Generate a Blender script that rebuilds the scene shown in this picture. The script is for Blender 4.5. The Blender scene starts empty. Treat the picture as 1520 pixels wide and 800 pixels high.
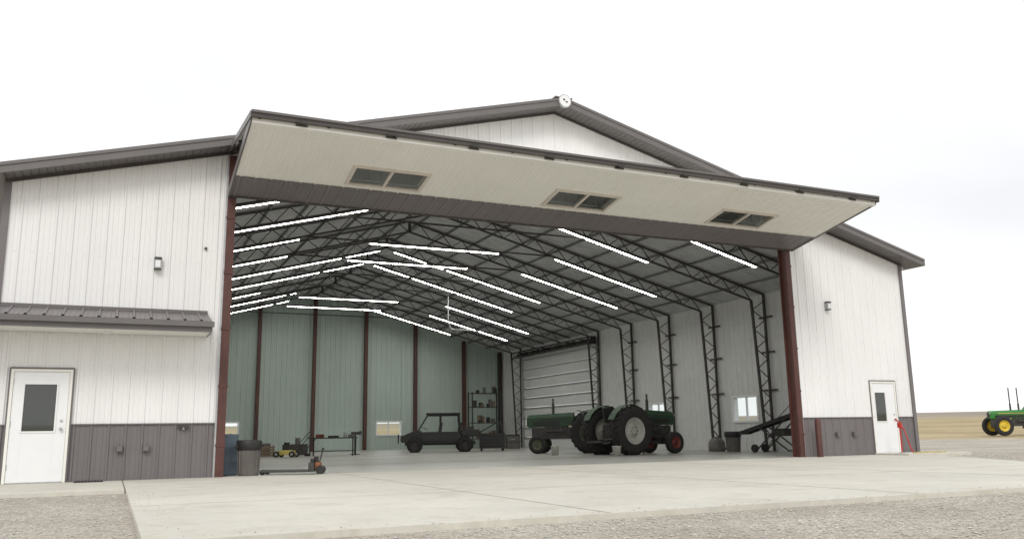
import bpy, math, random
import numpy as np
from mathutils import Vector, Matrix
random.seed(4); rng=np.random.default_rng(4)
sc=bpy.context.scene
sc.view_settings.view_transform='Standard'; sc.view_settings.look='None'; sc.view_settings.exposure=0

# ------------------------------------------------------------------ materials
def mat(name,col,rough=.6,metal=0.,var=.12,scale=3.,bump=0.,bscale=40.,spec=.5,stretch=(1,1,1),col2=None,var2=0.,scale2=.4,grime=0.):
    m=bpy.data.materials.new(name);m.use_nodes=True
    nt=m.node_tree;N=nt.nodes;L=nt.links
    b=N['Principled BSDF'];b.inputs['Roughness'].default_value=rough;b.inputs['Metallic'].default_value=metal
    b.inputs['Specular IOR Level'].default_value=spec
    tc=N.new('ShaderNodeTexCoord');mp=N.new('ShaderNodeMapping');L.new(tc.outputs['Object'],mp.inputs[0])
    mp.inputs['Scale'].default_value=stretch
    n=N.new('ShaderNodeTexNoise');n.inputs['Scale'].default_value=scale;n.inputs['Detail'].default_value=8
    n.inputs['Roughness'].default_value=.62
    L.new(mp.outputs[0],n.inputs['Vector'])
    r=N.new('ShaderNodeValToRGB');r.color_ramp.elements[0].position=.3;r.color_ramp.elements[1].position=.7
    c=np.array(col);c2=np.array(col2) if col2 is not None else np.minimum(c*(1+var),.95)
    c1=c*(1-var)
    r.color_ramp.elements[0].color=(*c1,1);r.color_ramp.elements[1].color=(*c2,1)
    L.new(n.outputs['Fac'],r.inputs[0]);out=r.outputs[0]
    def mul(out,fac):
        mx=N.new('ShaderNodeMix');mx.data_type='RGBA';mx.blend_type='MULTIPLY';mx.inputs['Factor'].default_value=1
        L.new(out,mx.inputs[6]);L.new(fac,mx.inputs[7]);return mx.outputs[2]
    if var2:
        n2=N.new('ShaderNodeTexNoise');n2.inputs['Scale'].default_value=scale2;n2.inputs['Detail'].default_value=5
        L.new(tc.outputs['Object'],n2.inputs['Vector'])
        mr=N.new('ShaderNodeMapRange');mr.inputs['From Min'].default_value=.3;mr.inputs['From Max'].default_value=.7
        mr.inputs['To Min'].default_value=1-var2;mr.inputs['To Max'].default_value=1+var2*.3
        L.new(n2.outputs['Fac'],mr.inputs['Value']);out=mul(out,mr.outputs[0])
    if grime:   # scattered stains
        n3=N.new('ShaderNodeTexNoise');n3.inputs['Scale'].default_value=1.3;n3.inputs['Detail'].default_value=9;n3.inputs['Roughness'].default_value=.7;n3.inputs['Distortion'].default_value=.6
        L.new(tc.outputs['Object'],n3.inputs['Vector'])
        r3=N.new('ShaderNodeValToRGB');r3.color_ramp.elements[0].position=.36;r3.color_ramp.elements[1].position=.5
        g=1-grime;r3.color_ramp.elements[0].color=(g,g*.985,g*.96,1);r3.color_ramp.elements[1].color=(1,1,1,1)
        L.new(n3.outputs['Fac'],r3.inputs[0]);out=mul(out,r3.outputs[0])
    L.new(out,b.inputs['Base Color'])
    rr=N.new('ShaderNodeMapRange');rr.inputs['To Min'].default_value=max(rough-.08,.03);rr.inputs['To Max'].default_value=min(rough+.1,1)
    L.new(n.outputs['Fac'],rr.inputs['Value']);L.new(rr.outputs[0],b.inputs['Roughness'])
    if bump:
        bn=N.new('ShaderNodeTexNoise');bn.inputs['Scale'].default_value=bscale;bn.inputs['Detail'].default_value=6
        L.new(mp.outputs[0],bn.inputs['Vector'])
        bp=N.new('ShaderNodeBump');bp.inputs['Strength'].default_value=bump;bp.inputs['Distance'].default_value=.02
        L.new(bn.outputs['Fac'],bp.inputs['Height']);L.new(bp.outputs[0],b.inputs['Normal'])
    return m
white=mat('white_steel_siding',(.80,.80,.80),.42,var=.03,scale=1.2,var2=.05,stretch=(1,1,.25),bump=.15,bscale=1.5)
white2=mat('white_soffit_panel',(.81,.80,.755),.5,var=.02,scale=1.5,var2=.04)
taupe=mat('taupe_steel',(.16,.145,.147),.4,var=.07,scale=2,stretch=(1,1,.3))
taupe2=mat('taupe_roof_trim',(.14,.13,.128),.4,var=.06)
darktaupe=mat('dark_trim',(.07,.062,.06),.45,var=.1)
brown=mat('red_oxide_steel',(.09,.034,.028),.55,var=.25,scale=5,bump=.1)
tsteel=mat('primed_truss_steel',(.05,.042,.04),.55,var=.2)
purl=mat('purlin_steel',(.18,.18,.18),.45,metal=.3,var=.15)
ceil=mat('roof_underside_steel',(.56,.57,.58),.4,metal=.1,var=.12,scale=1.5,var2=.15)
liner=mat('liner_panel',(.68,.69,.68),.45,var=.05,var2=.08)
green_l=mat('green_grey_liner',(.47,.555,.51),.5,var=.05,var2=.12,scale2=.25,stretch=(1,1,.2))
conc=mat('concrete',(.60,.58,.515),.85,var=.06,scale=9,bump=.12,bscale=60,var2=.12,scale2=.35,spec=.25,grime=.10)
concf=mat('floor_concrete',(.46,.46,.43),.3,var=.1,scale=2.5,bump=.03,bscale=30,var2=.2,scale2=.3,spec=.5,grime=.2)
joint=mat('joint',(.44,.42,.38),.9)
tire=mat('tire_rubber',(.022,.021,.02),.85,var=.4,scale=12,bump=.2)
rim=mat('pale_rim',(.40,.40,.36),.5,var=.2,scale=8)
rimy=mat('yellow_rim',(.62,.45,.03),.45,var=.12)
rimr=mat('red_rim',(.16,.03,.02),.5,var=.25)
rimd=mat('dull_rim',(.10,.11,.07),.55,var=.25)
gpaint=mat('dull_green_paint',(.022,.06,.028),.5,var=.35,scale=6)
gpaint2=mat('green_paint',(.035,.19,.035),.35,var=.12,scale=4)
black=mat('black_plastic',(.02,.02,.02),.5,var=.3,scale=6)
dmetal=mat('dark_metal',(.06,.058,.055),.5,metal=.4,var=.3,scale=8)
gmetal=mat('galvanised_metal',(.45,.46,.47),.4,metal=.6,var=.15,scale=8)
grey=mat('grey_plastic',(.13,.12,.11),.6,var=.2,scale=4)
blue=mat('blue_plastic',(.13,.17,.21),.5,var=.2)
orange=mat('orange_paint',(.3,.11,.04),.5,var=.25)
yellow=mat('yellow_paint',(.50,.40,.10),.5,var=.2)
red=mat('red_paint',(.5,.03,.02),.45,var=.15)
dred=mat('faded_red_paint',(.16,.04,.03),.55,var=.25)
wood=mat('worn_wood',(.20,.15,.10),.7,var=.3,scale=3,stretch=(1,8,8))
whitep=mat('white_door_paint',(.80,.81,.82),.35,var=.02)
tan=mat('tan_frame',(.62,.57,.51),.5,var=.08)
stone=mat('gravel_stone',(.46,.435,.39),.9,var=.35,scale=.9e1)
def glassmat(name,dark,base=None):
    m=bpy.data.materials.new(name);m.use_nodes=True;nt=m.node_tree;N=nt.nodes;L=nt.links
    N.clear();o=N.new('ShaderNodeOutputMaterial');g=N.new('ShaderNodeBsdfGlossy');g.inputs['Roughness'].default_value=.03
    t=N.new('ShaderNodeBsdfTransparent') if not dark else N.new('ShaderNodeBsdfDiffuse')
    t.inputs['Color'].default_value=(.85,.9,.88,1) if not dark else (.04,.045,.04,1)
    lw=N.new('ShaderNodeLayerWeight');pw=N.new('ShaderNodeMath');pw.operation='POWER';pw.inputs[1].default_value=4;L.new(lw.outputs['Facing'],pw.inputs[0])
    f=N.new('ShaderNodeMath');f.operation='MULTIPLY_ADD';f.inputs[1].default_value=.85;f.inputs[2].default_value=base if base else (.05 if not dark else .10);L.new(pw.outputs[0],f.inputs[0])
    mx=N.new('ShaderNodeMixShader');L.new(f.outputs[0],mx.inputs[0]);L.new(t.outputs[0],mx.inputs[1]);L.new(g.outputs[0],mx.inputs[2]);L.new(mx.outputs[0],o.inputs[0])
    n=N.new('ShaderNodeTexNoise');n.inputs['Scale'].default_value=2;b=N.new('ShaderNodeBump');b.inputs['Strength'].default_value=.05
    L.new(n.outputs['Fac'],b.inputs['Height']);L.new(b.outputs[0],g.inputs['Normal'])
    return m
glass=glassmat('window_glass',False);dglass=glassmat('dark_window_glass',True)
def emis(name,c,s):
    m=bpy.data.materials.new(name);m.use_nodes=True;b=m.node_tree.nodes['Principled BSDF']
    b.inputs['Base Color'].default_value=(.8,.8,.8,1);b.inputs['Emission Color'].default_value=(*c,1);b.inputs['Emission Strength'].default_value=s
    return m
tube=emis('lit_tube',(1,.985,.93),42)

# ------------------------------------------------------------------ mesh builder
class MB:
    def __init__(s): s.v=[];s.f=[];s.m=[];s.sm=[];s.mats=[]
    def mi(s,m):
        if m not in s.mats: s.mats.append(m)
        return s.mats.index(m)
    def add(s,vs,fs,m,smooth=False):
        o=len(s.v);s.v+= [tuple(v) for v in vs];k=s.mi(m)
        for f in fs: s.f.append(tuple(i+o for i in f));s.m.append(k);s.sm.append(smooth)
    def box(s,x0,x1,y0,y1,z0,z1,m):
        vs=[(x,y,z) for z in(z0,z1) for y in(y0,y1) for x in(x0,x1)]
        s.add(vs,[(0,2,3,1),(4,5,7,6),(0,1,5,4),(2,6,7,3),(0,4,6,2),(1,3,7,5)],m)
    def beam(s,p,q,w,h,m,up=(0,0,1)):
        p=Vector(p);q=Vector(q);d=(q-p).normalized();u=Vector(up)
        if abs(d.dot(u))>.95:u=Vector((0,1,0))
        a=d.cross(u).normalized();b=a.cross(d).normalized();vs=[]
        for c in(p,q):
            for i,j in((-1,-1),(1,-1),(1,1),(-1,1)): vs.append(c+a*(i*w/2)+b*(j*h/2))
        s.add(vs,[(3,2,1,0),(4,5,6,7),(0,1,5,4),(1,2,6,5),(2,3,7,6),(3,0,4,7)],m)
    def cyl(s,p,q,r,m,n=14,r2=None,caps=True):
        p=Vector(p);q=Vector(q);d=(q-p).normalized();u=Vector((0,0,1)) if abs(d.z)<.9 else Vector((1,0,0))
        a=d.cross(u).normalized();b=a.cross(d).normalized();r2=r if r2 is None else r2
        vs=[c+a*(rr*math.cos(t))+b*(rr*math.sin(t)) for c,rr in((p,r),(q,r2)) for t in[2*math.pi*i/n for i in range(n)]]
        s.add(vs,[(i,(i+1)%n,n+(i+1)%n,n+i) for i in range(n)],m,True)
        if caps: s.add(vs,[tuple(range(n))[::-1],tuple(range(n,2*n))],m)
    def lathe(s,c,axis,prof,m,n=28):
        c=Vector(c);d=Vector(axis).normalized();u=Vector((0,0,1)) if abs(d.z)<.9 else Vector((1,0,0))
        a=d.cross(u).normalized();b=a.cross(d).normalized();vs=[];k=len(prof)
        for r,h in prof:
            for i in range(n):
                t=2*math.pi*i/n;vs.append(c+d*h+a*(r*math.cos(t))+b*(r*math.sin(t)))
        fs=[(j*n+i,j*n+(i+1)%n,(j+1)*n+(i+1)%n,(j+1)*n+i) for j in range(k-1) for i in range(n)]
        s.add(vs,fs,m,True)
    def ext(s,pts,vec,m):
        n=len(pts);v=Vector(vec);vs=[Vector(p) for p in pts]+[Vector(p)+v for p in pts]
        s.add(vs,[tuple(range(n))[::-1],tuple(range(n,2*n))]+[(i,(i+1)%n,n+(i+1)%n,n+i) for i in range(n)],m)
    def build(s,name,parent=None,loc=(0,0,0),rz=0,bevel=0):
        me=bpy.data.meshes.new(name);me.from_pydata(s.v,[],s.f)
        for m in s.mats: me.materials.append(m)
        me.polygons.foreach_set('material_index',s.m);me.polygons.foreach_set('use_smooth',s.sm);me.update()
        ob=bpy.data.objects.new(name,me);bpy.context.collection.objects.link(ob)
        if parent: ob.parent=parent
        ob.location=loc;ob.rotation_euler=(0,0,rz)
        if bevel:
            b=ob.modifiers.new('bevel','BEVEL');b.width=bevel;b.segments=2;b.limit_method='ANGLE'
        return ob
def empty(name,loc=(0,0,0),rz=0):
    e=bpy.data.objects.new(name,None);bpy.context.collection.objects.link(e);e.location=loc;e.rotation_euler=(0,0,rz);return e

def ribbed(mb,s0,s1,lo,hi,fn,m,pitch=.305,h=.022,off=0):
    kn=[(s0,0),(s1,0)]
    k0=int(math.floor((s0-off)/pitch))-1;k1=int(math.ceil((s1-off)/pitch))+1
    for k in range(k0,k1):
        c=off+k*pitch
        for d,hh in((-.032,0),(-.014,h),(.014,h),(.032,0),(pitch/3-.012,0),(pitch/3,.007),(pitch/3+.012,0),(2*pitch/3-.012,0),(2*pitch/3,.007),(2*pitch/3+.012,0)):
            if s0<c+d<s1: kn.append((c+d,hh))
    kn.sort();vs=[];fs=[]
    for i,(a,hh) in enumerate(kn):
        vs.append(fn(a,lo(a) if callable(lo) else lo,hh));vs.append(fn(a,hi(a) if callable(hi) else hi,hh))
        if i: fs.append((2*i-2,2*i,2*i+1,2*i-1))
    mb.add(vs,fs,m)

W=12.2;E=5.82;S=.2648;L=30.5;XL=-8.06;XR=7.66
RZ=lambda x:E+S*(W-abs(x))
hangar=empty('metal_hangar_building')
# ---------------- front wall
fw=MB();F=lambda a,t,h:(a,-h,t)
DL=(-11.81,-10.76);DR=(10.40,11.43)
def splitgable(mb,a,b,lo,fn,m):
    if a<0<b: ribbed(mb,a,0,lo,RZ,fn,m);ribbed(mb,0,b,lo,RZ,fn,m)
    else: ribbed(mb,a,b,lo,RZ,fn,m)
for a,b,lo in [(-W,DL[0],1.09),(DL[0],DL[1],2.13),(DL[1],XL,1.09),(XL,XR,6.0),(XR,DR[0],1.09),(DR[0],DR[1],2.13),(DR[1],W,1.09)]:
    splitgable(fw,a,b,lo,F,white)
for a,b in [(-W,DL[0]),(DL[1],XL),(XR,DR[0]),(DR[1],W)]:
    ribbed(fw,a,b,.02,1.07,F,taupe);fw.box(a,b,-.035,0,1.065,1.09,taupe2)
    fw.box(a,b,-.012,.0,0,.02,taupe)
for x in np.arange(-12.0,12.1,.305):
    for z in (2.2,3.3,4.4,5.5,6.5):
        if (x<XL-.1 or x>XR+.1) and z<RZ(x)-.1 and not (DL[0]-.05<x<DL[1]+.05 and z<2.4): fw.box(x+.045,x+.057,-.006,.001,z,z+.012,gmetal)
fw.build('front_wall',hangar)
iw=MB();Fi=lambda a,t,h:(a,.14+h,t)
for a,b,lo in [(-W,XL,0),(XL,XR,6.0),(XR,W,0)]: splitgable(iw,a,b,lo,Fi,liner)
iw.box(XL,XR,.0,.14,5.97,6.0,liner)
iw.build('front_liner',hangar)
# ---------------- corner trim & posts
tr=MB()
for x in(-W,W):
    sx=-1 if x<0 else 1
    tr.box(x-.10 if sx>0 else x-.03,x+.03 if sx>0 else x+.10,-.045,-.024,0,RZ(x)-.02,taupe)
    tr.box(x+.005*sx,x+.03*sx,-.024,.10,0,RZ(x)-.02,taupe) if sx>0 else tr.box(x-.03,x-.005,-.024,.10,0,RZ(x)-.02,taupe)
tr.build('corner_trim',hangar)
po=MB()
for a,b in((XL,XL+.17),(XR-.17,XR)):
    po.box(a,b,-.07,.0,0,6.82,brown);po.box(a+.06,b-.06,.0,.22,0,6.0,brown);po.box(a,b,.22,.25,0,6.0,brown)
    for z in np.arange(.6,6,1.2): po.box(a-.012,b+.012,-.085,-.07,z,z+.06,brown)
po.build('door_posts',hangar)
lt=MB();lt.box(XL-.035,XL,-.05,-.02,0,6.85,gmetal);lt.box(XR,XR+.035,-.05,-.02,0,6.85,gmetal);lt.build('jamb_trim',hangar)
# ---------------- side and back walls
def segwall(mb,s0,s1,zlo,zhi,holes,fn,m):
    cuts=sorted({s0,s1,*[h[0] for h in holes],*[h[1] for h in holes]})
    for a,b in zip(cuts,cuts[1:]):
        hs=sorted([h for h in holes if h[0]<=a+1e-6 and h[1]>=b-1e-6],key=lambda h:h[2]);z=zlo
        for h in hs:
            if h[2]>z: ribbed(mb,a,b,z,h[2],fn,m)
            z=h[3]
        if callable(zhi) and a<0<b: ribbed(mb,a,0,z,zhi,fn,m);ribbed(mb,0,b,z,zhi,fn,m)
        else: ribbed(mb,a,b,z,zhi,fn,m)
OD=(18.5,27.2,0.,5.1)
RW=[(6.8,8.25,1.08,2.05),(12.7,14.15,1.12,2.0),OD]
BW=[(3.98,5.5,.80,1.60),(-5.3,-3.72,.80,1.64)]
sw=MB()
segwall(sw,0,L,0,E,RW,lambda a,t,h:(W+h,a,t),white)
segwall(sw,0,L,0,E,[],lambda a,t,h:(-W-h,a,t),white)
segwall(sw,-W,W,0,RZ,BW,lambda a,t,h:(a,L+.0+h,t),white)
sw.build('outer_walls',hangar)
li=MB()
segwall(li,.15,L-.15,0,E,RW,lambda a,t,h:(W-.14-h,a,t),liner)
segwall(li,.15,L-.15,0,E,[],lambda a,t,h:(-W+.14+h,a,t),liner)
li.build('side_liner',hangar)
lb=MB();segwall(lb,-W,W,0,RZ,BW,lambda a,t,h:(a,L-.14-h,t),green_l);lb.build('back_liner',hangar)
wi=MB()
def window(mb,kind,a,b,z0,z1,slider=True,m=whitep):
    w=.05
    def bx(s0,s1,t0,t1,d0,d1,mm):
        if kind=='R': mb.box(W-.2+d0,W-.2+d1,s0,s1,t0,t1,mm)
        else: mb.box(s0,s1,L-.2+d0,L-.2+d1,t0,t1,mm)
    def pane(s0,s1):
        if kind=='R': mb.add([(W-.09,s0,z0+w),(W-.09,s1,z0+w),(W-.09,s1,z1-w),(W-.09,s0,z1-w)],[(0,1,2,3)],glass)
        else: mb.add([(s0,L-.09,z0+w),(s1,L-.09,z0+w),(s1,L-.09,z1-w),(s0,L-.09,z1-w)],[(0,1,2,3)],glass)
    bx(a-.03,a+w,z0-.03,z1+.03,0,.24,m);bx(b-w,b+.03,z0-.03,z1+.03,0,.24,m)
    bx(a+w,b-w,z0-.03,z0+w,0,.24,m);bx(a+w,b-w,z1-w,z1+.03,0,.24,m)
    c=(a+b)/2;bx(c-.03,c+.03,z0+w,z1-w,.08,.14,m);pane(a+w,c-.03);pane(c+.03,b-w)
for h in RW[:2]: window(wi,'R',*h)
for h in BW: window(wi,'B',*h)
wi.build('windows',hangar)
bc=MB()
for x in(-5.87,-2.82,.26,3.27,6.32,9.44,11.85): 
    bc.box(x-.09,x+.09,L-.42,L-.17,0,RZ(x)-.12,brown if x<11 else tsteel)
bc.build('endwall_columns',hangar)
# ---------------- overhead sectional door (right wall)
od=MB();ns=9;hh=OD[3]/ns
for i in range(ns):
    z0=i*hh+.008;z1=(i+1)*hh-.008;x0,x1=W-.12,W-.06
    if i==2:
        od.box(x0,x1,OD[0],OD[1],z0,z0+.12,liner);od.box(x0,x1,OD[0],OD[1],z1-.12,z1,liner)
        nw=9;pw=(OD[1]-OD[0])/nw
        for k in range(nw+1):
            a=OD[0]+k*pw;od.box(x0,x1,max(OD[0],a-.13),min(OD[1],a+.13),z0+.12,z1-.12,liner)
        od.add([(W-.088,OD[0],z0+.12),(W-.088,OD[1],z0+.12),(W-.088,OD[1],z1-.12),(W-.088,OD[0],z1-.12)],[(0,1,2,3)],glass)
    else: od.box(x0,x1,OD[0],OD[1],z0,z1,liner)
    od.box(x0-.07,x0-.002,OD[0],OD[1],z1-.06,z1-.01,gmetal)
    for k in range(4):
        a=OD[0]+.05+k*(OD[1]-OD[0]-.15)/3;od.box(x0-.006,x0,a,a+.05,z0+.02,z1-.07,liner)
for y in(OD[0]-.08,OD[1]+.02): od.box(W-.26,W-.14-.03,y,y+.06,0,5.4,gmetal)
od.cyl((W-.45,OD[0]-.1,5.35),(W-.45,OD[1]+.1,5.35),.08,dmetal);od.box(W-.6,W-.3,OD[0]-.15,OD[0]-.1,5.15,5.55,dmetal)
for y in np.arange(OD[0]+.3,OD[1],1.4): od.cyl((W-.45,y,5.35),(W-.45,y+.9,5.35),.12,black)
od.build('overhead_sectional_door',hangar)
# ---------------- roof
rf=MB();Y0,Y1=-.55,L+.55;XE=W+.42
def rz(x):return E+S*(W-abs(x))
for sx in(-1,1):
    fn=lambda a,t,h,sx=sx:(sx*t,a,rz(t)+.14+h)
    ribbed(rf,Y0,Y1,0,XE,fn,taupe2,pitch=.305)
    for y0,y1 in((Y0-.03,Y0),(Y1,Y1+.03)):
        rf.ext([(0,y0,rz(0)-.02),(sx*XE,y0,rz(XE)-.02),(sx*XE,y0,rz(XE)+.17),(0,y0,rz(0)+.17)],(0,y1-y0,0),taupe2)
    rf.ext([(0,Y0-.05,rz(0)+.12),(sx*(XE+.02),Y0-.05,rz(XE)+.12),(sx*(XE+.02),Y0-.05,rz(XE)+.19),(0,Y0-.05,rz(0)+.19)],(0,.018,0),taupe2)
    for ya,yb in((Y0,-.026),(L+.03,Y1)):
        n=90
        for i in range(n):
            xa=i*XE/n;xb=(i+1)*XE/n-.012
            rf.ext([(sx*xa,ya,rz(xa)+.0),(sx*xb,ya,rz(xb)+.0),(sx*xb,ya,rz(xb)+.015),(sx*xa,ya,rz(xa)+.015)],(0,yb-ya,0),taupe2)
        rf.ext([(0,ya,rz(0)+.016),(sx*XE,ya,rz(XE)+.016),(sx*XE,ya,rz(XE)+.024),(0,ya,rz(0)+.024)],(0,yb-ya,0),darktaupe)
    rf.ext([(sx*(W+.03),-.02,rz(W)+.0),(sx*XE,-.02,rz(XE)),(sx*XE,-.02,rz(XE)+.02),(sx*(W+.03),-.02,rz(W)+.02)],(0,L,0),taupe2)
    rf.box(min(sx*XE,sx*(XE+.12)),max(sx*XE,sx*(XE+.12)),Y0+.04,Y1-.04,rz(XE)-.0,rz(XE)+.13,taupe2)
    rf.ext([(0,-.05,rz(0)-.07),(sx*W,-.05,rz(W)-.07),(sx*W,-.05,rz(W)-.003),(0,-.05,rz(0)-.003)],(0,.022,0),darktaupe)
rf.beam((0,Y0-.04,rz(0)+.18),(0,Y1,rz(0)+.18),.5,.03,taupe2)
rf.build('roof',hangar)
rv=MB();rv.cyl((0.,Y0-.09,rz(0)+.07),(0.,Y0-.03,rz(0)+.07),.18,gmetal,24);rv.cyl((0,Y0-.10,rz(0)+.07),(0,Y0-.09,rz(0)+.07),.155,whitep,24)
rv.box(-.06,-.01,Y0-.11,Y0-.10,rz(0)+.08,rz(0)+.12,dmetal);rv.box(.01,.07,Y0-.11,Y0-.10,rz(0)+.03,rz(0)+.06,dmetal)
rv.build('ridge_cap_end',hangar)  # round end of the ridge cap at the gable peak, not a lamp
dg=MB()
dg.beam((W+.40,.15,E+.02),(W+.1,.15,E-.22),.07,.09,whitep);dg.beam((W+.40,.15,E+.02),(W+.52,.15,E+.05),.07,.09,whitep)
dg.box(W+.04,W+.12,.11,.2,.1,E-.2,taupe2);dg.build('downspout',hangar)
cs=MB()
for sx in(-1,1):
    ribbed(cs,.15,L-.15,0,W,lambda a,t,h,sx=sx:(sx*t,a,rz(t)-.03-h),ceil,pitch=.305,h=.03)
cs.build('roof_underside',hangar)
# ---------------- trusses
ts=MB();pu=MB()
TY=[.55]+[3.05*k-.1 for k in range(1,10)]
def tz(x):return rz(x)-.12
def lz(x):return rz(x)-.53
for y in TY:
    for sx in(-1,1):
        xk=11.35
        ts.beam((0,y,tz(0)),(sx*11.98,y,tz(11.98)),.09,.05,tsteel);ts.beam((0,y,lz(0)),(sx*xk,y,lz(xk)),.09,.05,tsteel)
        n=26
        for i in range(n):
            a=xk*i/n;b=xk*(i+1)/n
            p,q=((a,lz(a)),(b,tz(b))) if i%2==0 else ((a,tz(a)),(b,lz(b)))
            ts.beam((sx*p[0],y,p[1]),(sx*q[0],y,q[1]),.028,.028,tsteel)
        if sx>0 and OD[0]<y<OD[1]:      # trusses over the side door land on a header
            ts.beam((xk,y,lz(xk)),(11.95,y,lz(xk)),.07,.05,tsteel);continue
        ts.beam((sx*11.95,y,0),(sx*11.95,y,tz(11.95)),.07,.09,tsteel);ts.beam((sx*11.62,y,0),(sx*xk,y,lz(xk)),.07,.09,tsteel)
        n=15;z=np.linspace(.1,lz(xk),n+1)
        xin=lambda t:11.62+(xk-11.62)*t/lz(xk)
        for i in range(n):
            p,q=((xin(z[i]),z[i]),(11.95,z[i+1])) if i%2==0 else ((11.95,z[i]),(xin(z[i+1]),z[i+1]))
            ts.beam((sx*p[0],y,p[1]),(sx*q[0],y,q[1]),.028,.028,tsteel)
        ts.box(min(sx*11.5,sx*12.0),max(sx*11.5,sx*12.0),y-.12,y+.12,0,.02,tsteel)
    ts.beam((0,y,lz(0)-.03),(0,y,tz(0)),.1,.06,tsteel)
    if y>2:
        xc=4.6;zc=lz(xc)
        ts.beam((-xc,y,zc),(xc,y,zc),.04,.05,tsteel)
ya,yb=TY[6],TY[9]
for z in(lz(11.35)-.03,lz(11.35)-.45+.1): ts.beam((11.45,ya,z),(11.45,yb,z),.08,.06,tsteel)
for i in range(22):
    a=ya+(yb-ya)*i/22;b=ya+(yb-ya)*(i+1)/22;zz=(lz(11.35)-.03,lz(11.35)-.35)
    ts.beam((11.45,a,zz[i%2]),(11.45,b,zz[1-i%2]),.028,.028,tsteel)
for sx in(-1,1):
    for x in np.arange(.35,12,1.18):
        pu.beam((sx*x,.2,rz(x)-.085),(sx*x,L-.2,rz(x)-.085),.05,.075,purl)
for y in TY[1:]:
    for z in(2.2,3.6,4.9): 
        if not(OD[0]-.6<y<OD[1]+.6): pu.beam((11.98,y-.35,z),(11.98,y+.35,z),.05,.06,tsteel)
ts.build('roof_trusses',hangar);pu.build('purlins',hangar)
# ---------------- lights, fixed under the bottom chords
lg=MB();hg=MB()
def strip(x0,x1,y,z0,z1,w=.09):
    hg.beam((x0,y,z0+.025),(x1,y,z1+.025),.12,.04,gmetal)
    lg.add([(x0,y-w/2,z0),(x0,y+w/2,z0),(x1,y+w/2,z1),(x1,y-w/2,z1)],[(0,1,2,3)],tube)
KZ=lambda x:lz(x)-.09
rows={1:[(5.75,9.0),(-7.75,-6.1)],2:[(2.14,6.83),(-7.2,-2.35)],3:[(4.74,9.2),(-6.94,-4.79)],4:[(4.8,9.3),(-6.7,-4.63)],5:[(2.7,7.14),(.33,2.5),(-6.4,-.3)],
 6:[(.33,7.17),(-6.0,-.2)],7:[(4.94,9.54),(-5.4,-4.2)],8:[(5.13,9.69),(-5.5,-2.)],9:[(2.7,7.46),(-4.8,-1.8)]}
for k,l in rows.items():
    for x0,x1 in l: strip(x0,x1,3.05*k-.1,KZ(x0),KZ(x1))
for k in(3,4,7,8):
    strip(-2.4,2.4,3.05*k-.1,7.22,7.22)
    for x in(-2.2,0,2.2): hg.cyl((x,3.05*k-.1,7.26),(x,3.05*k-.1,lz(4.6)),.008,dmetal,4,caps=False)
lg.build('lit_strip_lights',hangar);hg.build('light_fixtures',hangar)
hp=MB();hp.cyl((4.2,19.,7.4),(4.2,19.,6.0),.03,gmetal,8);hp.cyl((4.2,19.,6.),(4.35,19.,5.7),.03,gmetal,8);hp.cyl((4.35,19.,5.7),(5.9,19.,5.65),.03,gmetal,8)
hp.build('hanging_pipe',hangar)
# ---------------- floor
fl=MB();fl.box(-W+.02,W-.02,.0,L-.02,-.15,0,concf)
fl.build('floor_slab',hangar)
fj=MB()
for y in np.arange(5,30,5.): fj.box(-W+.2,W-.3,y,y+.012,.002,.004,grey)
fj.build('floor_joints',hangar)
# ---------------- bifold door (folded open)
bd=empty('bifold_door');bd.parent=hangar
P0=Vector((0,-.17,5.90));P1=Vector((0,-3.27,6.50));P2=Vector((0,-.02,6.86))
d=(P1-P0);ln=d.length;d=d/ln;nrm=Vector((0,d.z,-d.y));nrm=-nrm if nrm.z>0 else nrm
def dfn(a,t,h):
    p=P0+d*t+nrm*h;return (a,p.y,p.z)
XA,XB=XL+.02,XR+.02
wins=[(-5.78,-4.16),(-1.04,.62),(3.72,5.44)];T0,T1=1.14,1.92;TB=.93
b1=MB()
ribbed(b1,XA,XB,.0,TB,dfn,taupe,h=.016);ribbed(b1,XA,XB,TB,T0,dfn,white2,h=.014);ribbed(b1,XA,XB,T1,ln-.12,dfn,white2,h=.014)
cur=XA
for a,b in wins+[(XB,XB)]:
    ribbed(b1,cur,a,T0,T1,dfn,white2,h=.014);cur=b
def dbox(mb,a,b,t0,t1,h0,h1,m):
    vs=[dfn(x,t,h) for h in(h0,h1) for t in(t0,t1) for x in(a,b)]
    mb.add(vs,[(0,1,3,2),(4,6,7,5),(0,4,5,1),(2,3,7,6),(0,2,6,4),(1,5,7,3)],m)
dbox(b1,XA,XB,TB-.012,TB+.012,.021,.03,taupe)
dbox(b1,XA,XB,-.05,0,-.08,.03,darktaupe)
dbox(b1,XA,XB,ln-.12,ln,-.10,.035,white2)
dbox(b1,XA-.03,XA,-.05,ln,-.14,.03,taupe2);dbox(b1,XB,XB+.03,-.05,ln,-.14,.03,taupe2)
for a,b in [(XA,wins[0][0]),(wins[0][1],wins[1][0]),(wins[1][1],wins[2][0]),(wins[2][1],XB)]: dbox(b1,a,b,0,ln,-.11,-.10,liner)
for a,b in wins: dbox(b1,a,b,0,T0,-.11,-.10,liner);dbox(b1,a,b,T1,ln,-.11,-.10,liner)
b1.build('lower_leaf',bd)
bw=MB();dwg=glassmat('door_window_glass',False,.16)
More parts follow.
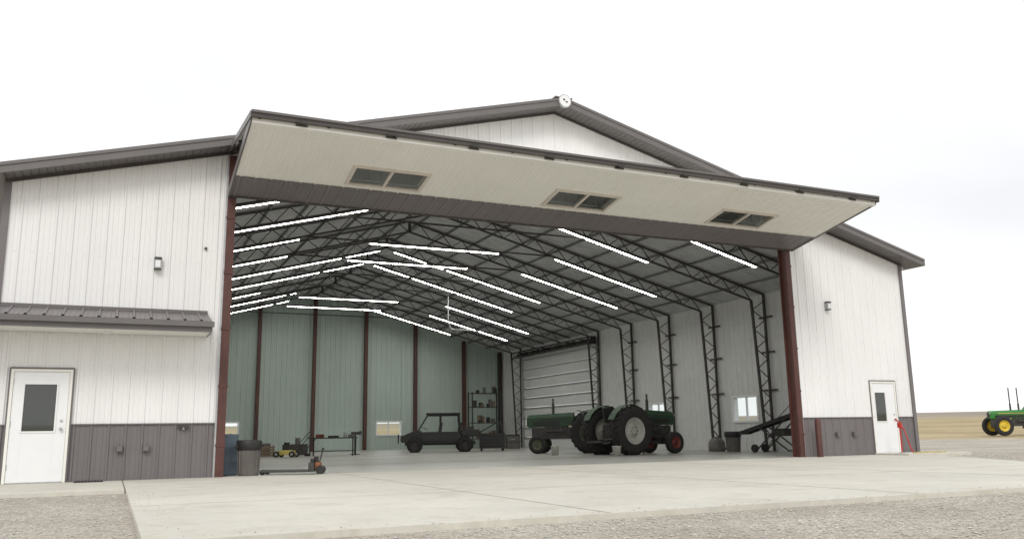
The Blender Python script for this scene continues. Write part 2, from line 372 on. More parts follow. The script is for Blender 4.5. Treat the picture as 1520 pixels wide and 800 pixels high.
for a,b in wins:
    f=.035
    dbox(bw,a-.04,a+f,T0-.04,T1+.04,-.1,.035,tan);dbox(bw,b-f,b+.04,T0-.04,T1+.04,-.1,.035,tan)
    dbox(bw,a+f,b-f,T0-.04,T0+.03,-.02,.035,tan);dbox(bw,a+f,b-f,T1-.03,T1+.04,-.02,.035,tan)
    c=(a+b)/2;dbox(bw,c-.03,c+.03,T0+.03,T1-.03,-.03,.034,tan)
    for q0,q1 in((a+f,c-.03),(c+.03,b-f)): bw.add([dfn(q0,T0+.03,.012),dfn(q1,T0+.03,.012),dfn(q1,T1-.03,.012),dfn(q0,T1-.03,.012)],[(0,1,2,3)],dwg)
bw.build('door_windows',bd)
ul=MB();d2=(P2-P1);l2=d2.length;d2/=l2;n2=Vector((0,-d2.z,d2.y))
def ufn(a,t,h):
    p=P1+Vector((0,0,.12))+d2*t+n2*h;return(a,p.y,p.z)
ribbed(ul,XA-.03,XB+.03,-.06,l2,lambda a,t,h:ufn(a,t,h),white2)
def ubox(a,b,t0,t1,h0,h1,m):
    vs=[ufn(x,t,h) for h in(h0,h1) for t in(t0,t1) for x in(a,b)]
    ul.add(vs,[(0,2,3,1),(4,5,7,6),(0,1,5,4),(2,6,7,3),(0,4,6,2),(1,3,7,5)],m)
ubox(XA-.03,XB+.03,-.09,-.0,-.06,.05,darktaupe)
ubox(XA-.03,XB+.03,-.12,-.09,.02,.065,taupe2)
ubox(XA-.05,XA-.03,-.1,l2,-.09,.04,taupe2);ubox(XB+.03,XB+.05,-.1,l2,-.09,.04,taupe2)
for x in np.arange(XA+.9,XB-.3,1.75): 
    ubox(x-.09,x+.09,-.105,-.092,-.075,-.02,dmetal);ul.cyl((x-.11,P1.y-.015,P1.z+.02),(x+.11,P1.y-.015,P1.z+.02),.02,dmetal,8)
for x in np.arange(XA,XB,.305): ubox(x-.02,x+.02,-.06,.1,.05,.075,darktaupe)
for x in np.arange(XA+.1,XB,1.29):
    ubox(x,x+.06,0,l2,-.08,-.01,tsteel)
for t in(.9,1.9,2.8): ubox(XA,XB,t,t+.06,-.14,-.081,tsteel)
ul.build('upper_leaf',bd)
# ---------------- walk doors
def walkdoor(a,b,win,knob,name):
    m=MB();w=.05
    m.box(a,a+w,-.05,.06,0,2.13,white2);m.box(b-w,b,-.05,.06,0,2.13,white2);m.box(a+w,b-w,-.05,.06,2.08,2.13,white2)
    m.box(a-.03,a,-.045,-.0,0,2.16,taupe2);m.box(b,b+.03,-.045,0,0,2.16,taupe2);m.box(a-.0,b,-.045,0,2.131,2.165,taupe2)
    x0,x1,z0,z1=win
    A,B=a+w+.004,b-w-.004
    m.box(A,x0,-.03,.012,.02,2.076,whitep);m.box(x1,B,-.03,.012,.02,2.076,whitep);m.box(x0,x1,-.03,.012,.02,z0,whitep);m.box(x0,x1,-.03,.012,z1,2.076,whitep)
    f=.03
    m.box(x0-f,x0,-.045,-.03,z0-f,z1+f,whitep);m.box(x1,x1+f,-.045,-.03,z0-f,z1+f,whitep);m.box(x0,x1,-.045,-.03,z0-f,z0,whitep);m.box(x0,x1,-.045,-.03,z1,z1+f,whitep)
    m.box(x0,x1,-.02,-.012,z0,z1,dglass)
    m.box(a+w,b-w,-.03,.05,0,.018,gmetal)
    m.cyl((knob,-.09,1.0),(knob,-.03,1.0),.028,gmetal);m.cyl((knob,-.045,1.15),(knob,-.03,1.15),.025,gmetal)
    for z in(.25,1.05,1.85): m.cyl((A+.0,-.038,z),(A+.0,-.038,z+.1),.012,gmetal,8)
    m.build(name,hangar,bevel=.003)
walkdoor(*DL,(-11.56,-11.02,.96,1.84),-10.9,'entry_door')
walkdoor(*DR,(10.56,10.98,.96,1.8),11.3,'entry_door_side')
# ---------------- canopy over left door
ca=MB();cx0,cx1=-13.2,-8.35
zs=lambda t:3.32-.28*t
ribbed(ca,cx0,cx1,0,.95,lambda a,t,h:(a,-.03-t,zs(t)+h),taupe,pitch=.305,h=.03)
ca.box(cx0,cx1+.02,-1.01,-.98,zs(.95)-.22,zs(.95)-.005,taupe2);ca.box(cx0,cx1+.05,-1.09,-1.011,zs(.95)-.12,zs(.95)-.02,taupe2)
ca.ext([(cx1,-.03,zs(0)-.01),(cx1,-.98,zs(.95)-.01),(cx1,-.98,zs(.95)-.22),(cx1,-.03,zs(.95)-.22)],(.02,0,0),taupe2)
ca.box(cx0,cx1,-.98,-.03,zs(.95)-.2,zs(.95)-.19,white2);ca.box(cx0,cx1,-.045,-.026,zs(0),zs(0)+.07,taupe2)
ca.cyl((-10.2,-.5,zs(.95)-.2),(-10.2,-.5,zs(.95)-.25),.08,whitep)
ca.build('door_canopy',hangar)
wl=MB()
for x,z in((-9.37,4.33),(8.97,4.33)):
    wl.box(x-.07,x+.07,-.15,-.02,z+.08,z+.12,dmetal);wl.box(x-.06,x+.06,-.13,-.03,z-.11,z+.08,gmetal);wl.box(x-.045,x+.045,-.135,-.13,z-.08,z+.05,whitep);wl.box(x-.07,x+.07,-.14,-.02,z-.13,z-.11,dmetal)
for x in(-9.85,-9.37,8.95,9.6): wl.box(x-.06,x+.06,-.09,-.02,.54,.66,grey);wl.box(x-.045,x+.045,-.105,-.09,.555,.645,taupe)
wl.box(-8.8,-8.6,-.07,-.03,.98,1.03,dmetal);wl.cyl((-8.7,-.10,.97),(-8.7,-.03,1.0),.02,gmetal)
wl.cyl((-8.45,-.05,4.72),(-8.45,-.0,4.72),.03,darktaupe)
wl.build('wall_fittings',hangar,bevel=.004)

# ------------------------------------------------------------------ ground
def hgt(d): return float(np.interp(d,[0,28,42,132,580,1600],[0,0,.2,1.9,9.4,19]))
gm=bpy.data.materials.new('ground_gravel_and_dry_field');gm.use_nodes=True;nt=gm.node_tree;N=nt.nodes;Lk=nt.links;b=N['Principled BSDF'];b.inputs['Roughness'].default_value=.95;b.inputs['Specular IOR Level'].default_value=.15
tc=N.new('ShaderNodeTexCoord')
def noise(s,dt=6,r=.6):
    n=N.new('ShaderNodeTexNoise');n.inputs['Scale'].default_value=s;n.inputs['Detail'].default_value=dt;n.inputs['Roughness'].default_value=r;Lk.new(tc.outputs['Object'],n.inputs['Vector']);return n
def ramp(src,cols):
    r=N.new('ShaderNodeValToRGB');e=r.color_ramp.elements
    while len(e)<len(cols): e.new(.5)
    for el,(p,c) in zip(e,cols): el.position=p;el.color=(*c,1)
    Lk.new(src,r.inputs[0]);return r
def mix(f,a,bb,bt='MIX'):
    m=N.new('ShaderNodeMix');m.data_type='RGBA';m.blend_type=bt
    if isinstance(f,float): m.inputs['Factor'].default_value=f
    else: Lk.new(f,m.inputs['Factor'])
    Lk.new(a,m.inputs[6]);Lk.new(bb,m.inputs[7]);return m.outputs[2]
vo=N.new('ShaderNodeTexVoronoi');vo.inputs['Scale'].default_value=48;Lk.new(tc.outputs['Object'],vo.inputs['Vector'])
sep=N.new('ShaderNodeSeparateColor');Lk.new(vo.outputs['Color'],sep.inputs[0])
g1=ramp(sep.outputs[0],[(0,(.30,.28,.25)),(.5,(.46,.435,.395)),(1,(.62,.59,.545))])
g2=ramp(noise(.5).outputs['Fac'],[(.3,(.76,.73,.69)),(.7,(1.05,1.04,1.0))])
g3=ramp(noise(5).outputs['Fac'],[(.3,(.86,.84,.82)),(.7,(1.05,1.05,1.05))])
gr=mix(1.,mix(1.,g1.outputs[0],g2.outputs[0],'MULTIPLY'),g3.outputs[0],'MULTIPLY')
f1=ramp(noise(.06,8,.7).outputs['Fac'],[(.3,(.30,.24,.145)),(.5,(.43,.35,.215)),(.7,(.50,.42,.28))])
f2=ramp(noise(3.).outputs['Fac'],[(.3,(.75,.75,.7)),(.7,(1.05,1.05,1.05))])
fld=mix(1.,f1.outputs[0],f2.outputs[0],'MULTIPLY')
ln_=N.new('ShaderNodeVectorMath');ln_.operation='LENGTH';Lk.new(tc.outputs['Object'],ln_.inputs[0])
ad=N.new('ShaderNodeMath');ad.operation='MULTIPLY_ADD';ad.inputs[1].default_value=8;Lk.new(noise(.15).outputs['Fac'],ad.inputs[0]);Lk.new(ln_.outputs['Value'],ad.inputs[2])
mk=N.new('ShaderNodeMapRange');mk.inputs['From Min'].default_value=40;mk.inputs['From Max'].default_value=43;Lk.new(ad.outputs[0],mk.inputs['Value'])
near=mix(mk.outputs[0],gr,fld)
dk=ramp(noise(.012,4).outputs['Fac'],[(.35,(.25,.21,.17)),(.6,(.33,.295,.24))])
mk2=N.new('ShaderNodeMapRange');mk2.inputs['From Min'].default_value=150;mk2.inputs['From Max'].default_value=330;Lk.new(ln_.outputs['Value'],mk2.inputs['Value'])
fin=mix(mk2.outputs[0],near,dk.outputs[0]);Lk.new(fin,b.inputs['Base Color'])
bp=N.new('ShaderNodeBump');bp.inputs['Strength'].default_value=.5;bp.inputs['Distance'].default_value=.012;Lk.new(vo.outputs['Distance'],bp.inputs['Height']);Lk.new(bp.outputs[0],b.inputs['Normal'])
rings=[.01,4,8,12,16,20,24,28,32,37,42,50,60,75,95,132,180,250,350,470,580,700,1000,1600];ns=96
vs=[];fs=[]
for i,r in enumerate(rings):
    for k in range(ns):
        t=2*math.pi*k/ns;bumpy=0 if r<70 else (math.sin(t*3+r*.01)+.6*math.sin(t*7+1))*r*.0012
        vs.append((r*math.cos(t),r*math.sin(t),hgt(r)-.06+bumpy))
for i in range(len(rings)-1):
    for k in range(ns): fs.append((i*ns+k,(i+1)*ns+k,(i+1)*ns+(k+1)%ns,i*ns+(k+1)%ns))
g=MB();g.add(vs,fs,gm,True);g.build('ground')
ap=MB()
def slab(poly,z=-.002,th=.12):
    ap.ext([(x,y,z-th) for x,y in poly],(0,0,th),conc)
slab([(-9.75,-11.4),(7.0,-11.4),(7.9,-6.4),(10.15,-3.0),(10.3,-.0),(-9.75,0)])
slab([(-15,-3.6),(-9.77,-3.6),(-9.77,0),(-15,0)])
for x in(-5.6,-1.4,2.8): ap.box(x,x+.012,-11.38,-.02,.001,.003,joint)
for y in(-3.6,-7.5): ap.box(-9.73,7.6 if y<-5 else 9.7,y,y+.012,.005,.007,joint)
ap.build('concrete_apron')
sl=MB();sl.box(10.32,12.9,-1.25,-.06,-.14,.04,conc);sl.build('concrete_doorstep',bevel=.01)
def stones(n,xr,yr,smin=.006,smax=.016):
    x=rng.uniform(*xr,n);y=rng.uniform(*yr,n);s=rng.uniform(smin,smax,n)*rng.uniform(.6,1.3,n);return np.c_[x,y,s]
A=np.vstack([stones(9000,(-13.5,-9.78),(-12.5,-3.65)),stones(14000,(-10,7.5),(-14.8,-11.43)),stones(3000,(7.9,20),(-12,0),.012,.03),stones(260,(-9.7,6),(-11.4,-11.1),.004,.010),stones(60,(-9.7,-9.4),(-11,-3.6),.004,.010)])
base=np.array([(1,0,0),(0,1,0),(-1,0,0),(0,-1,0),(0,0,.6),(0,0,-.6)],float);tri=np.array([(0,1,4),(1,2,4),(2,3,4),(3,0,4),(1,0,5),(2,1,5),(3,2,5),(0,3,5)])
n=len(A);jit=rng.uniform(.6,1.35,(n,6,3));ang=rng.uniform(0,6.28,n);P=base[None]*jit
c,s_=np.cos(ang),np.sin(ang);X=P[:,:,0]*c[:,None]-P[:,:,1]*s_[:,None];Y=P[:,:,0]*s_[:,None]+P[:,:,1]*c[:,None]
on=((A[:,0]>-9.75)&(A[:,1]>-11.4)&(A[:,0]<7.))
zb=np.where(on,.0,-.06)
V=np.stack([X*A[:,2:3]+A[:,0:1],Y*A[:,2:3]+A[:,1:2],P[:,:,2]*A[:,2:3]+zb[:,None]+A[:,2:3]*.3],-1).reshape(-1,3)
Fc=(tri[None]+np.arange(n)[:,None,None]*6).reshape(-1,3)
me=bpy.data.meshes.new('gravel');me.from_pydata(V.tolist(),[],Fc.tolist());me.materials.append(stone)
ob=bpy.data.objects.new('gravel',me);bpy.context.collection.objects.link(ob)

# ------------------------------------------------------------------ vehicles
def wheel(mb,c,R,w,rm,lugs=0,rr=.55,n=36):
    c=Vector(c);h=w/2
    mb.lathe(c,(0,1,0),[(R*rr,-h*.75),(R*.80,-h),(R*.95,-h*.85),(R,-h*.45),(R,h*.45),(R*.95,h*.85),(R*.80,h),(R*rr,h*.75)],tire,n)
    for sgn in(-1,1):
        mb.lathe(c,(0,sgn,0),[(R*rr*1.02,h*.80),(R*rr*.93,h*.72),(R*rr*.86,h*.35),(R*rr*.45,h*.15),(R*rr*.40,h*.5),(R*rr*.2,h*.55),(.001,h*.55)],rm,n)
        for k in range(6):
            t=k*math.pi/3;mb.cyl(c+Vector((math.cos(t)*R*rr*.3,sgn*h*.5,math.sin(t)*R*rr*.3)),c+Vector((math.cos(t)*R*rr*.3,sgn*h*.62,math.sin(t)*R*rr*.3)),.018,dmetal,6)
    for k in range(lugs):
        t=2*math.pi*k/lugs
        for sgn in(-1,1):
            tt=t+(math.pi/lugs if sgn>0 else 0)
            p=c+Vector((math.cos(tt)*R*1.01,sgn*h*.92,math.sin(tt)*R*1.01));t2=tt+.16
            q=c+Vector((math.cos(t2)*R*1.01,0,math.sin(t2)*R*1.01))
            mb.beam(p,q,.05,.06,tire,up=(math.cos(tt),0,math.sin(tt)))
def tractor(name,loc,ang,paint,rm,rmf,R=.8,wb=2.35,cab=False,stacks=1,fr=.42,seat=black,rops=False):
    e=empty(name,loc,ang)
    wr=MB();fy=.78
    for s in(-1,1): wheel(wr,(0,s*fy,R),R,.44,rm,22)
    for s in(-1,1): wheel(wr,(wb,s*.66,fr),fr,.24,rmf,0,.55)
    wr.build('wheels',e)
    bo=MB()
    bo.box(-.45,.7,-.2,.2,.55,1.02,dmetal);bo.cyl((0,-.6,R),(0,.6,R),.13,dmetal);bo.box(.6,wb+.3,-.2,.2,.55,.98,dmetal)
    bo.beam((wb,-.6,fr),(wb,.6,fr),.1,.12,dmetal);bo.box(wb-.12,wb+.12,-.1,.1,fr,.7,dmetal)
    for x0,x1,wd,zt in((.75,wb+.42,.25,1.55),):
        pts=[(x0,-wd,1.05),(x0,-wd,zt-.14),(x0,-wd*.6,zt),(x0,wd*.6,zt),(x0,wd,zt-.14),(x0,wd,1.05)]
        n=len(pts);p2=[(x1,y*.93,z-.07 if z>1.1 else z-.05) for _,y,z in pts];p3=[(x1+.07,y*.7,z-.12 if z>1.1 else z) for _,y,z in pts]
        bo.add(pts+p2+p3,[tuple(range(n))]+[(i,(i+1)%n,n+(i+1)%n,n+i) for i in range(n)]+[(n+i,n+(i+1)%n,2*n+(i+1)%n,2*n+i) for i in range(n)]+[tuple(range(2*n,3*n))[::-1]],paint)
        bo.box(x1+.06,x1+.085,-.15,.15,1.06,1.36,black)
        for s in(-1,1):
            bo.box(x0+.5,x1-.2,s*wd*1.0-.008,s*wd*1.0+.008,1.07,1.22,black)
            bo.cyl((x1+.05,s*.2,1.34),(x1+.09,s*.2,1.34),.05,gmetal,10)
            bo.box(x0+.2,x1-.35,s*.262-.006,s*.262+.006,1.30,1.34,yellow if paint is gpaint2 else dmetal)
    bo.box(1.0,1.9,-.22,.22,.72,1.05,dmetal)
    for s in(-1,1):
        bo.cyl((1.1,s*.26,.85),(1.8,s*.26,.85),.06,dmetal,8)
        for i in range(4): bo.cyl((1.15+i*.2,s*.2,.98),(1.15+i*.2,s*.3,.87),.03,dmetal,8)
    for s in(-1,1):
        a=[(math.cos(t)*(R+.09),math.sin(t)*(R+.09)+R) for t in np.linspace(.5,2.7,10)]
        for (x0,z0),(x1,z1) in zip(a,a[1:]): bo.beam((x0,s*.66,z0),(x1,s*.66,z1),.32,.025,paint,up=(0,0,1))
    bo.box(-.1,.75,-.5,.5,.93,.98,dmetal)
    bo.beam((.68,0,1.0),(.45,0,1.55),.05,.05,dmetal)
    bo.lathe((.44,0,1.58),(-.35,0,1),[(.2,-.015),(.215,0),(.2,.015),(.185,0),(.2,-.015)],black,18)
    bo.box(-.28,.15,-.24,.24,1.08,1.2,seat);bo.beam((-.3,0,1.15),(-.38,0,1.62),.46,.09,seat,up=(0,1,0))
    for k in range(stacks):
        x=1.55+k*.5;bo.cyl((x,.08,1.45),(x,.08,1.9),.055,dmetal,10);bo.cyl((x,.08,1.9),(x,.08,2.1+.75*(stacks>1)),.035,dmetal,10)
    bo.beam((-.4,-.25,.5),(-1.0,-.3,.45),.05,.06,dmetal);bo.beam((-.4,.25,.5),(-1.0,.3,.45),.05,.06,dmetal);bo.beam((-1,-.4,.45),(-1,.4,.45),.07,.07,dmetal)
    bo.build('body',e,bevel=.012)
    if rops or cab:
        cb=MB();H=2.75
        for s in(-1,1):
            cb.beam((-.45,s*.55,1.5),(-.4,s*.5,H),.07,.07,black if not cab else paint)
            if cab: cb.beam((.65,s*.5,1.1),(.5,s*.5,H),.06,.06,paint)
        cb.box(-.6,.65,-.62,.62,H,H+.12,paint if cab else black)
        if cab:
            cb.box(-.4,.5,-.5,-.495,1.6,H-.02,dglass);cb.box(-.4,.5,.495,.5,1.6,H-.02,dglass);cb.box(.5,.505,-.48,.48,1.65,H-.02,dglass)
        cb.build('cab',e,bevel=.01)
    return e
def heading(x,y): return math.atan2(y,x)
tractor('farm_tractor',(5.95,7.1,0),heading(1,.16),gpaint,rim,rimr,R=.80,wb=2.1,fr=.38)
tractor('farm_tractor',(6.95,10.4,0),heading(-.8,.6),gpaint,rimd,rimd,R=.76,wb=2.1,fr=.34)
zt=hgt(44)-.05
tractor('farm_tractor',(41.3,15.2,zt),heading(-.906,.423),gpaint2,rimy,rimy,R=.95,wb=2.9,stacks=2,fr=.58,cab=True)

u=empty('utility_vehicle',(3.9,19.4,0),heading(-.95,.31))
m=MB()
for x in(1.15,-1.15):
    for s in(-1,1): wheel(m,(x,s*.62,.33),.33,.26,dmetal,16,.5,24)
m.build('wheels',u)
m=MB();HT=1.68
m.box(-1.65,1.6,-.4,.4,.32,.5,black)
m.ext([(1.75,-.6,.45),(1.75,-.6,.74),(1.2,-.6,.98),(.85,-.6,.98),(.85,-.6,.45)],(0,1.2,0),black)
m.box(1.76,1.8,-.4,.4,.5,.72,dmetal);m.beam((1.9,-.45,.45),(1.9,.45,.45),.05,.05,black);m.beam((1.9,-.45,.8),(1.9,.45,.8),.05,.05,black)
for s in(-1,1): m.beam((1.9,s*.4,.42),(1.9,s*.4,.83),.05,.05,black);m.cyl((1.73,s*.42,.82),(1.79,s*.42,.79),.07,gmetal,10)
m.box(-.9,.85,-.62,.62,.42,.5,black)
for x in(.25,-.65): m.box(x-.25,x+.25,-.58,.58,.70,.82,black);m.beam((x-.25,0,.8),(x-.33,0,1.34),1.14,.12,black,up=(1,0,0));m.box(x-.22,x+.22,-.55,.55,.5,.70,dmetal)
m.box(-1.8,-1.0,-.62,.62,.68,.72,black)
for s in(-1,1): m.box(-1.8,-1.0,s*.62-.02,s*.62+.02,.72,1.0,black);m.box(-.9,.85,s*.62-.02,s*.62+.02,.5,.92,black)
m.box(-1.82,-1.78,-.62,.62,.72,1.0,black);m.box(-1.03,-.99,-.62,.62,.72,1.0,black)
for s in(-1,1):
    for p,q in(((1.0,s*.6,.96),(.55,s*.56,HT)),((-.05,s*.6,.5),(-.05,s*.56,HT)),((-.95,s*.6,.7),(-.9,s*.56,HT)),((.55,s*.56,HT),(-.9,s*.56,HT))): m.cyl(p,q,.035,black,8)
for x in(.55,-.05,-.9): m.cyl((x,-.56,HT),(x,.56,HT),.03,black,8)
m.box(-.95,.62,-.62,.62,HT+.03,HT+.10,black);m.lathe((.68,.3,1.08),(-.5,0,1),[(.15,-.01),(.17,0),(.15,.01),(.13,0),(.15,-.01)],black,14)
m.box(-1.6,-1.15,-.4,.3,.72,1.15,dmetal)
m.build('body',u,bevel=.015)

def can(name,loc,r,h,mb_,rimm):
    m=MB();m.lathe((0,0,0),(0,0,1),[(.001,0),(r*.86,0),(r*.88,.03),(r*.97,h*.8),(r,h*.82),(r*1.0,h),(r*.93,h),(r*.86,.06),(.001,.06)],mb_,28)
    m.lathe((0,0,0),(0,0,1),[(r*1.0,h*.74),(r*1.09,h*.77),(r*1.13,h*1.0),(r*1.06,h*1.04),(r*.9,h*1.02),(r*.86,h*.6)],rimm,28)
    for k in range(14):
        t=k*math.tau/14;m.beam((math.cos(t)*r*.9,math.sin(t)*r*.9,.05),(math.cos(t)*r*.975,math.sin(t)*r*.975,h*.74),.02,.02,mb_)
    for s in(-1,1): m.beam((s*r*1.12,-.07,h*.86),(s*r*1.12,.07,h*.86),.04,.05,rimm)
    return m.build(name,loc=loc)
can('trash_can',(-7.36,.2,0),.235,.70,grey,black)
m=MB();r=.27;m.lathe((0,0,0),(0,0,1),[(.001,0),(r,0),(r*1.02,.03),(r,.06),(r,.27),(r*1.03,.29),(r,.31),(r,.56),(r*1.03,.58),(r,.6),(r,.82),(r*1.02,.85),(r*.95,.86),(.001,.84)],blue,30)
m.cyl((.1,.1,.84),(.1,.1,.87),.03,black);m.build('plastic_barrel',loc=(-7.78,.75,0))
m=MB();m.box(-.2,.2,-.15,.15,0,.34,yellow);m.box(-.17,.17,-.13,.13,.34,.5,black);m.cyl((0,0,.5),(0,0,.62),.05,gmetal);m.cyl((-.15,0,.3),(.15,0,.72),.02,dmetal);m.build('shop_vacuum',loc=(-7.3,2.4,0.0),bevel=.02)
m=MB()
for s in(-1,1):
    m.box(-1.1,0,s*.2-.08,s*.2+.08,.05,.095,dmetal);m.cyl((-.98,s*.2-.05,.045),(-.98,s*.2+.05,.045),.045,black,12)
m.box(-.02,.1,-.22,.22,.05,.24,dmetal);m.box(.06,.2,-.09,.09,.08,.24,orange);m.cyl((.2,-.12,.09),(.2,.12,.09),.09,black,14)
m.cyl((.16,0,.2),(.24,0,.52),.018,dmetal,8);m.cyl((.24,-.1,.52),(.24,.1,.52),.018,black,8)
m.cyl((.1,.0,.1),(.1,.0,.36),.05,black,10);m.box(.0,.08,-.12,.12,.24,.32,black)
m.build('pallet_jack',loc=(-6.1,-.05,0),rz=math.radians(-24),bevel=.006)
m=MB();m.box(-.95,.95,-.38,.38,.70,.75,dmetal)
for x in(-.88,.88):
    for y in(-.32,.32): m.box(x-.025,x+.025,y-.025,y+.025,0,.7,dmetal)
m.beam((-.88,-.32,.2),(.88,-.32,.2),.03,.03,dmetal);m.beam((-.88,.32,.2),(.88,.32,.2),.03,.03,dmetal)
m.box(-.7,-.4,-.15,.15,.75,.88,dred);m.box(-.2,.2,-.1,.2,.75,.82,black);m.cyl((.5,0,.75),(.5,0,.95),.07,gmetal);m.box(.65,.85,-.2,.1,.75,.86,grey)
m.build('work_table',loc=(-1.6,17.2,0),rz=-.43)
m=MB();m.lathe((0,0,0),(0,0,1),[(.34,.1),(.34,.24),(.28,.27),(.001,.28)],yellow,20);m.box(-.14,.14,-.12,.12,.28,.5,dmetal);m.cyl((0,0,.5),(0,0,.58),.11,black)
for x in(-.32,.32):
    for y in(-.27,.27): m.cyl((x,y-.03,.12),(x,y+.03,.12),.12,tire,16);m.cyl((x,y-.035,.12),(x,y+.035,.12),.06,rim,10)
for y in(-.22,.22): m.cyl((-.3,y,.2),(-1.0,y,.98),.014,dmetal,8)
m.cyl((-1.0,-.22,.98),(-1.0,.22,.98),.016,black,8);m.build('lawn_mower',loc=(-3.6,16.6,0),rz=2.6)
m=MB()
m.box(-.3,.3,-.2,.2,.1,.5,dmetal);m.cyl((-.1,-.1,.5),(-.1,-.1,.75),.1,grey);m.cyl((.15,-.25,.35),(.15,.25,.35),.13,dmetal);m.box(-.35,.35,-.25,.25,.05,.1,dmetal)
for x in(-.3,.3):
    for y in(-.22,.22): m.cyl((x,y-.03,.06),(x,y+.03,.06),.06,tire,12)
m.cyl((.3,0,.3),(.75,0,.8),.02,dmetal,8);m.build('air_compressor',loc=(-2.9,17.6,0),bevel=.01)
m=MB();m.cyl((0,0,0),(0,0,.03),.22,dmetal);m.cyl((0,0,.03),(0,0,.85),.04,dmetal);m.box(-.18,.18,-.08,.08,.85,.97,dmetal);m.box(.18,.26,-.1,.1,.84,1.0,dmetal);m.cyl((.2,-.2,.9),(.2,.2,.9),.012,gmetal,6);m.build('bench_vise_stand',loc=(-.3,18.6,0))
m=MB()
for i in range(4): m.box(-.3,.3,-.3,-.27,.02+i*.11,.10+i*.11,wood);m.box(-.3,.3,.27,.3,.02+i*.11,.10+i*.11,wood);m.box(-.3,-.27,-.27,.27,.02+i*.11,.10+i*.11,wood);m.box(.27,.3,-.27,.27,.02+i*.11,.10+i*.11,wood)
for x in(-.25,.25):
    for y in(-.25,.25): m.box(x-.02,x+.02,y-.02,y+.02,0,.46,wood)
m.box(-.2,.15,-.2,.1,.1,.55,grey);m.build('wooden_crate',loc=(-4.2,18.2,0),rz=.3)
m=MB();m.box(-.6,.6,-.4,.4,.12,.78,dmetal);m.beam((-.6,0,.85),(.35,0,1.38),.8,.05,black,up=(0,0,1));m.box(-.62,.62,-.42,.42,.78,.82,black)
for i in range(4): m.box(-.55,.55,-.415,-.40,.17+i*.15,.29+i*.15,black);m.box(-.25,.25,-.44,-.415,.26+i*.15,.275+i*.15,dmetal)
for x in(-.5,.5):
    for y in(-.32,.32): m.cyl((x,y-.025,.06),(x,y+.025,.06),.06,tire,12)
m.beam((.35,-.38,1.36),(.55,-.38,.8),.03,.03,dmetal);m.beam((.35,.38,1.36),(.55,.38,.8),.03,.03,dmetal)
m.build('tool_chest',loc=(6.4,19.0,0),rz=-.4,bevel=.006)
m=MB()
for x in(-.9,.9):
    for y in(-.3,.3): m.box(x-.03,x+.03,y-.03,y+.03,0,3.2,dmetal)
for z in(.5,1.4,2.3,3.1): m.box(-.87,.87,-.33,.33,z,z+.04,dmetal)
for i in range(26):
    x=random.uniform(-.75,.6);z=random.choice([.54,1.44,2.34,3.14]);y=random.uniform(-.2,.1);w=random.uniform(.1,.22);m.box(x,x+w,y,y+.2,z,z+random.uniform(.12,.45),random.choice([grey,black,black,dmetal,wood,grey]))
m.build('storage_rack',loc=(9.7,27.6,0))
m=MB();m.box(-.35,.35,-.3,.3,.05,.7,dmetal);m.box(-.37,.37,-.32,.32,.7,.74,black);m.box(-.3,.3,-.31,-.30,.38,.66,grey);m.box(-.3,.3,-.31,-.30,.08,.34,grey);m.box(-.1,.1,-.33,-.31,.5,.52,gmetal);m.build('storage_cabinet',loc=(8.3,20.9,0),rz=-.2,bevel=.01)
m=MB()
a=Vector((0,1.2,.68));b_=Vector((0,-1.3,1.38))
for s in(-.24,.24): m.beam(a+Vector((s,0,0)),b_+Vector((s,0,0)),.04,.12,black)
m.beam(a,b_,.44,.03,tire);m.cyl(a+Vector((-.26,0,0)),a+Vector((.26,0,0)),.07,dmetal);m.cyl(b_+Vector((-.26,0,0)),b_+Vector((.26,0,0)),.07,dmetal)
for s in(-.3,.3):
    m.beam((s,.6,.05),(s,-.6,1.1),.04,.04,dmetal);m.beam((s,-.7,.05),(s,.5,.9),.04,.04,dmetal);m.cyl((s-.03,.65,.14),(s+.03,.65,.14),.14,tire,18);m.beam((s,-1.0,1.3),(s,-1.4,2.05),.03,.03,dmetal);m.beam((s,-.3,1.1),(s,-1.4,2.05),.02,.02,dmetal)
m.beam((-.3,-1.4,2.05),(.3,-1.4,2.05),.03,.03,dmetal);m.box(-.2,.2,-.5,0,.55,.8,dmetal);m.beam((-.3,-.7,.07),(.3,-.7,.07),.04,.04,dmetal)
m.build('belt_conveyor',loc=(10.7,4.5,0),rz=.25)
can('trash_can',(10.5,6.5,0),.27,.7,grey,black)
m=MB();m.lathe((0,0,0),(0,0,1),[(.001,0),(.3,0),(.32,.06),(.3,.35),(.2,.47),(.1,.5),(.1,.55),(.001,.55)],grey,20);m.cyl((.25,0,.1),(.42,0,.1),.04,dmetal);m.build('portable_tank',loc=(10.7,7.7,0))
for l in((5.0,5.6,0),(4.3,8.6,0)):
    m=MB();m.lathe((0,0,0),(0,0,1),[(.001,0),(.12,0),(.145,.30),(.155,.31),(.15,.33),(.135,.31),(.11,.02),(.001,.02)],rim,20)
    for t in np.linspace(0,math.pi,9)[:-1]:
        t2=t+math.pi/8;m.cyl((math.cos(t)*.15,.0-math.sin(t)*.05,.30-math.sin(t)*.12),(math.cos(t2)*.15,-math.sin(t2)*.05,.30-math.sin(t2)*.12),.004,gmetal,5)
    m.build('bucket',loc=l)
m=MB();m.lathe((0,0,0),(0,0,1),[(.085,-.05),(.085,.98),(.07,1.03),(.03,1.055),(.001,1.06)],brown,20);m.build('bollard',loc=(7.93,-.35,0))
m=MB();m.cyl((0,0,0),(0,0,.75),.022,red,10);m.box(-.04,.04,-.05,.05,.72,.86,red);m.beam((0,0,.86),(0,.14,.98),.03,.03,red);m.cyl((0,-.03,.76),(0,-.13,.68),.022,red,8)
m.cyl((0,0,0),(0,0,.03),.07,gmetal,12)
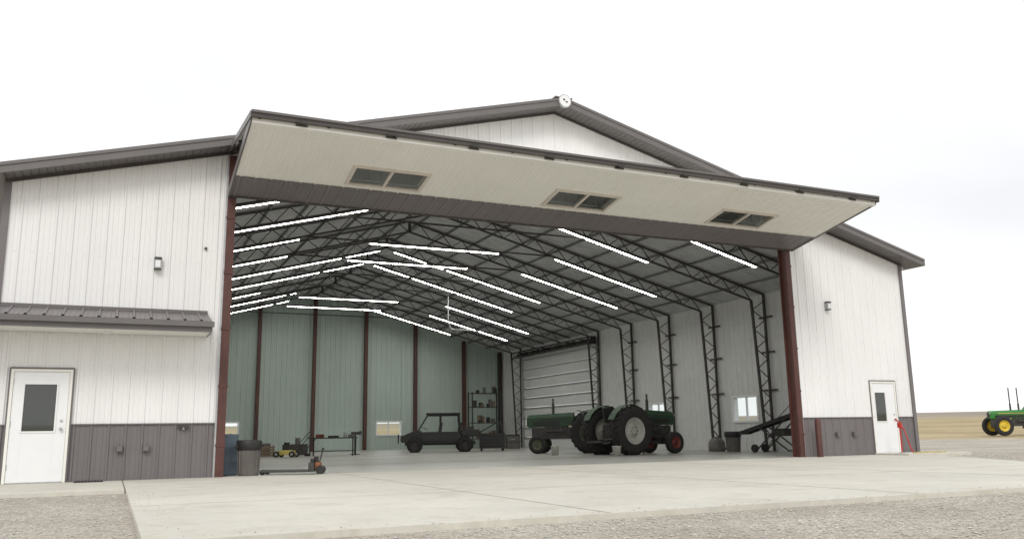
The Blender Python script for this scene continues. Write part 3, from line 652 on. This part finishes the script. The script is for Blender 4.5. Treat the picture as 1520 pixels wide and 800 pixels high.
pts=[Vector((0,-.13,.68)),Vector((.02,-.2,.45)),Vector((.08,-.22,.2)),Vector((.15,-.25,.02)),Vector((.45,-.3,.015)),Vector((.8,-.1,.015)),Vector((1.2,-.25,.015)),Vector((1.7,-.1,.015))]
for p,q in zip(pts,pts[1:]): m.cyl(p,q,.016,yellow if p.z<.1 else red,8)
m.build('yard_hydrant',loc=(10.65,-.75,.04))
m=MB();m.box(-.25,.25,-.12,.12,0,.012,black)
for i in range(9): m.box(-.23+i*.055,-.2+i*.055,-.11,.11,.012,.03,dmetal)
m.build('boot_scraper',loc=(-10.35,-.3,0.001))

# ------------------------------------------------------------------ world & sun
w=bpy.data.worlds.new('World');sc.world=w;w.use_nodes=True;nt=w.node_tree;N=nt.nodes;Lk=nt.links
bg=N['Background'];sky=N.new('ShaderNodeTexSky');sky.sky_type='NISHITA';sky.sun_disc=False
sky.sun_elevation=math.radians(42);sky.sun_rotation=math.radians(205);sky.air_density=1;sky.dust_density=4
tc=N.new('ShaderNodeTexCoord');n=N.new('ShaderNodeTexNoise');n.inputs['Scale'].default_value=1.3;n.inputs['Detail'].default_value=4
mp=N.new('ShaderNodeMapping');mp.inputs['Scale'].default_value=(1,1,3);Lk.new(tc.outputs['Generated'],mp.inputs[0]);Lk.new(mp.outputs[0],n.inputs['Vector'])
r=N.new('ShaderNodeValToRGB');r.color_ramp.elements[0].position=.3;r.color_ramp.elements[1].position=.65
r.color_ramp.elements[0].color=(.78,.79,.81,1);r.color_ramp.elements[1].color=(1,1,1,1);Lk.new(n.outputs['Fac'],r.inputs[0])
sca=N.new('ShaderNodeVectorMath');sca.operation='SCALE';sca.inputs['Scale'].default_value=12.5;Lk.new(r.outputs[0],sca.inputs[0])
mx=N.new('ShaderNodeMix');mx.data_type='RGBA';mx.inputs['Factor'].default_value=.92
Lk.new(sky.outputs[0],mx.inputs[6]);Lk.new(sca.outputs[0],mx.inputs[7]);Lk.new(mx.outputs[2],bg.inputs[0]);bg.inputs[1].default_value=.1
sd=bpy.data.lights.new('sun','SUN');sd.energy=1.4;sd.angle=math.radians(20);sd.color=(1,.97,.92)
so=bpy.data.objects.new('sun',sd);bpy.context.collection.objects.link(so)
el,az=math.radians(42),math.radians(205)
dirv=Vector((math.sin(az)*math.cos(el),math.cos(az)*math.cos(el),math.sin(el)));so.rotation_euler=dirv.to_track_quat('Z','Y').to_euler()
# ------------------------------------------------------------------ camera
f=1262.44;ya,pi_,ro=.4370,.1909,-.0165
Fv=Vector((math.sin(ya)*math.cos(pi_),math.cos(ya)*math.cos(pi_),math.sin(pi_)));R0=Vector((math.cos(ya),-math.sin(ya),0));U0=R0.cross(Fv)
R=math.cos(ro)*R0+math.sin(ro)*U0;U=-math.sin(ro)*R0+math.cos(ro)*U0
cd=bpy.data.cameras.new('camera');cd.sensor_width=36;cd.lens=f/1520*36;cd.clip_end=4000;cd.clip_start=.05
co=bpy.data.objects.new('camera',cd);bpy.context.collection.objects.link(co)
Mx=Matrix((R,U,-Fv)).transposed().to_4x4();Mx.translation=Vector((-10.0257,-18.7145,.7598));co.matrix_world=Mx
sc.camera=co
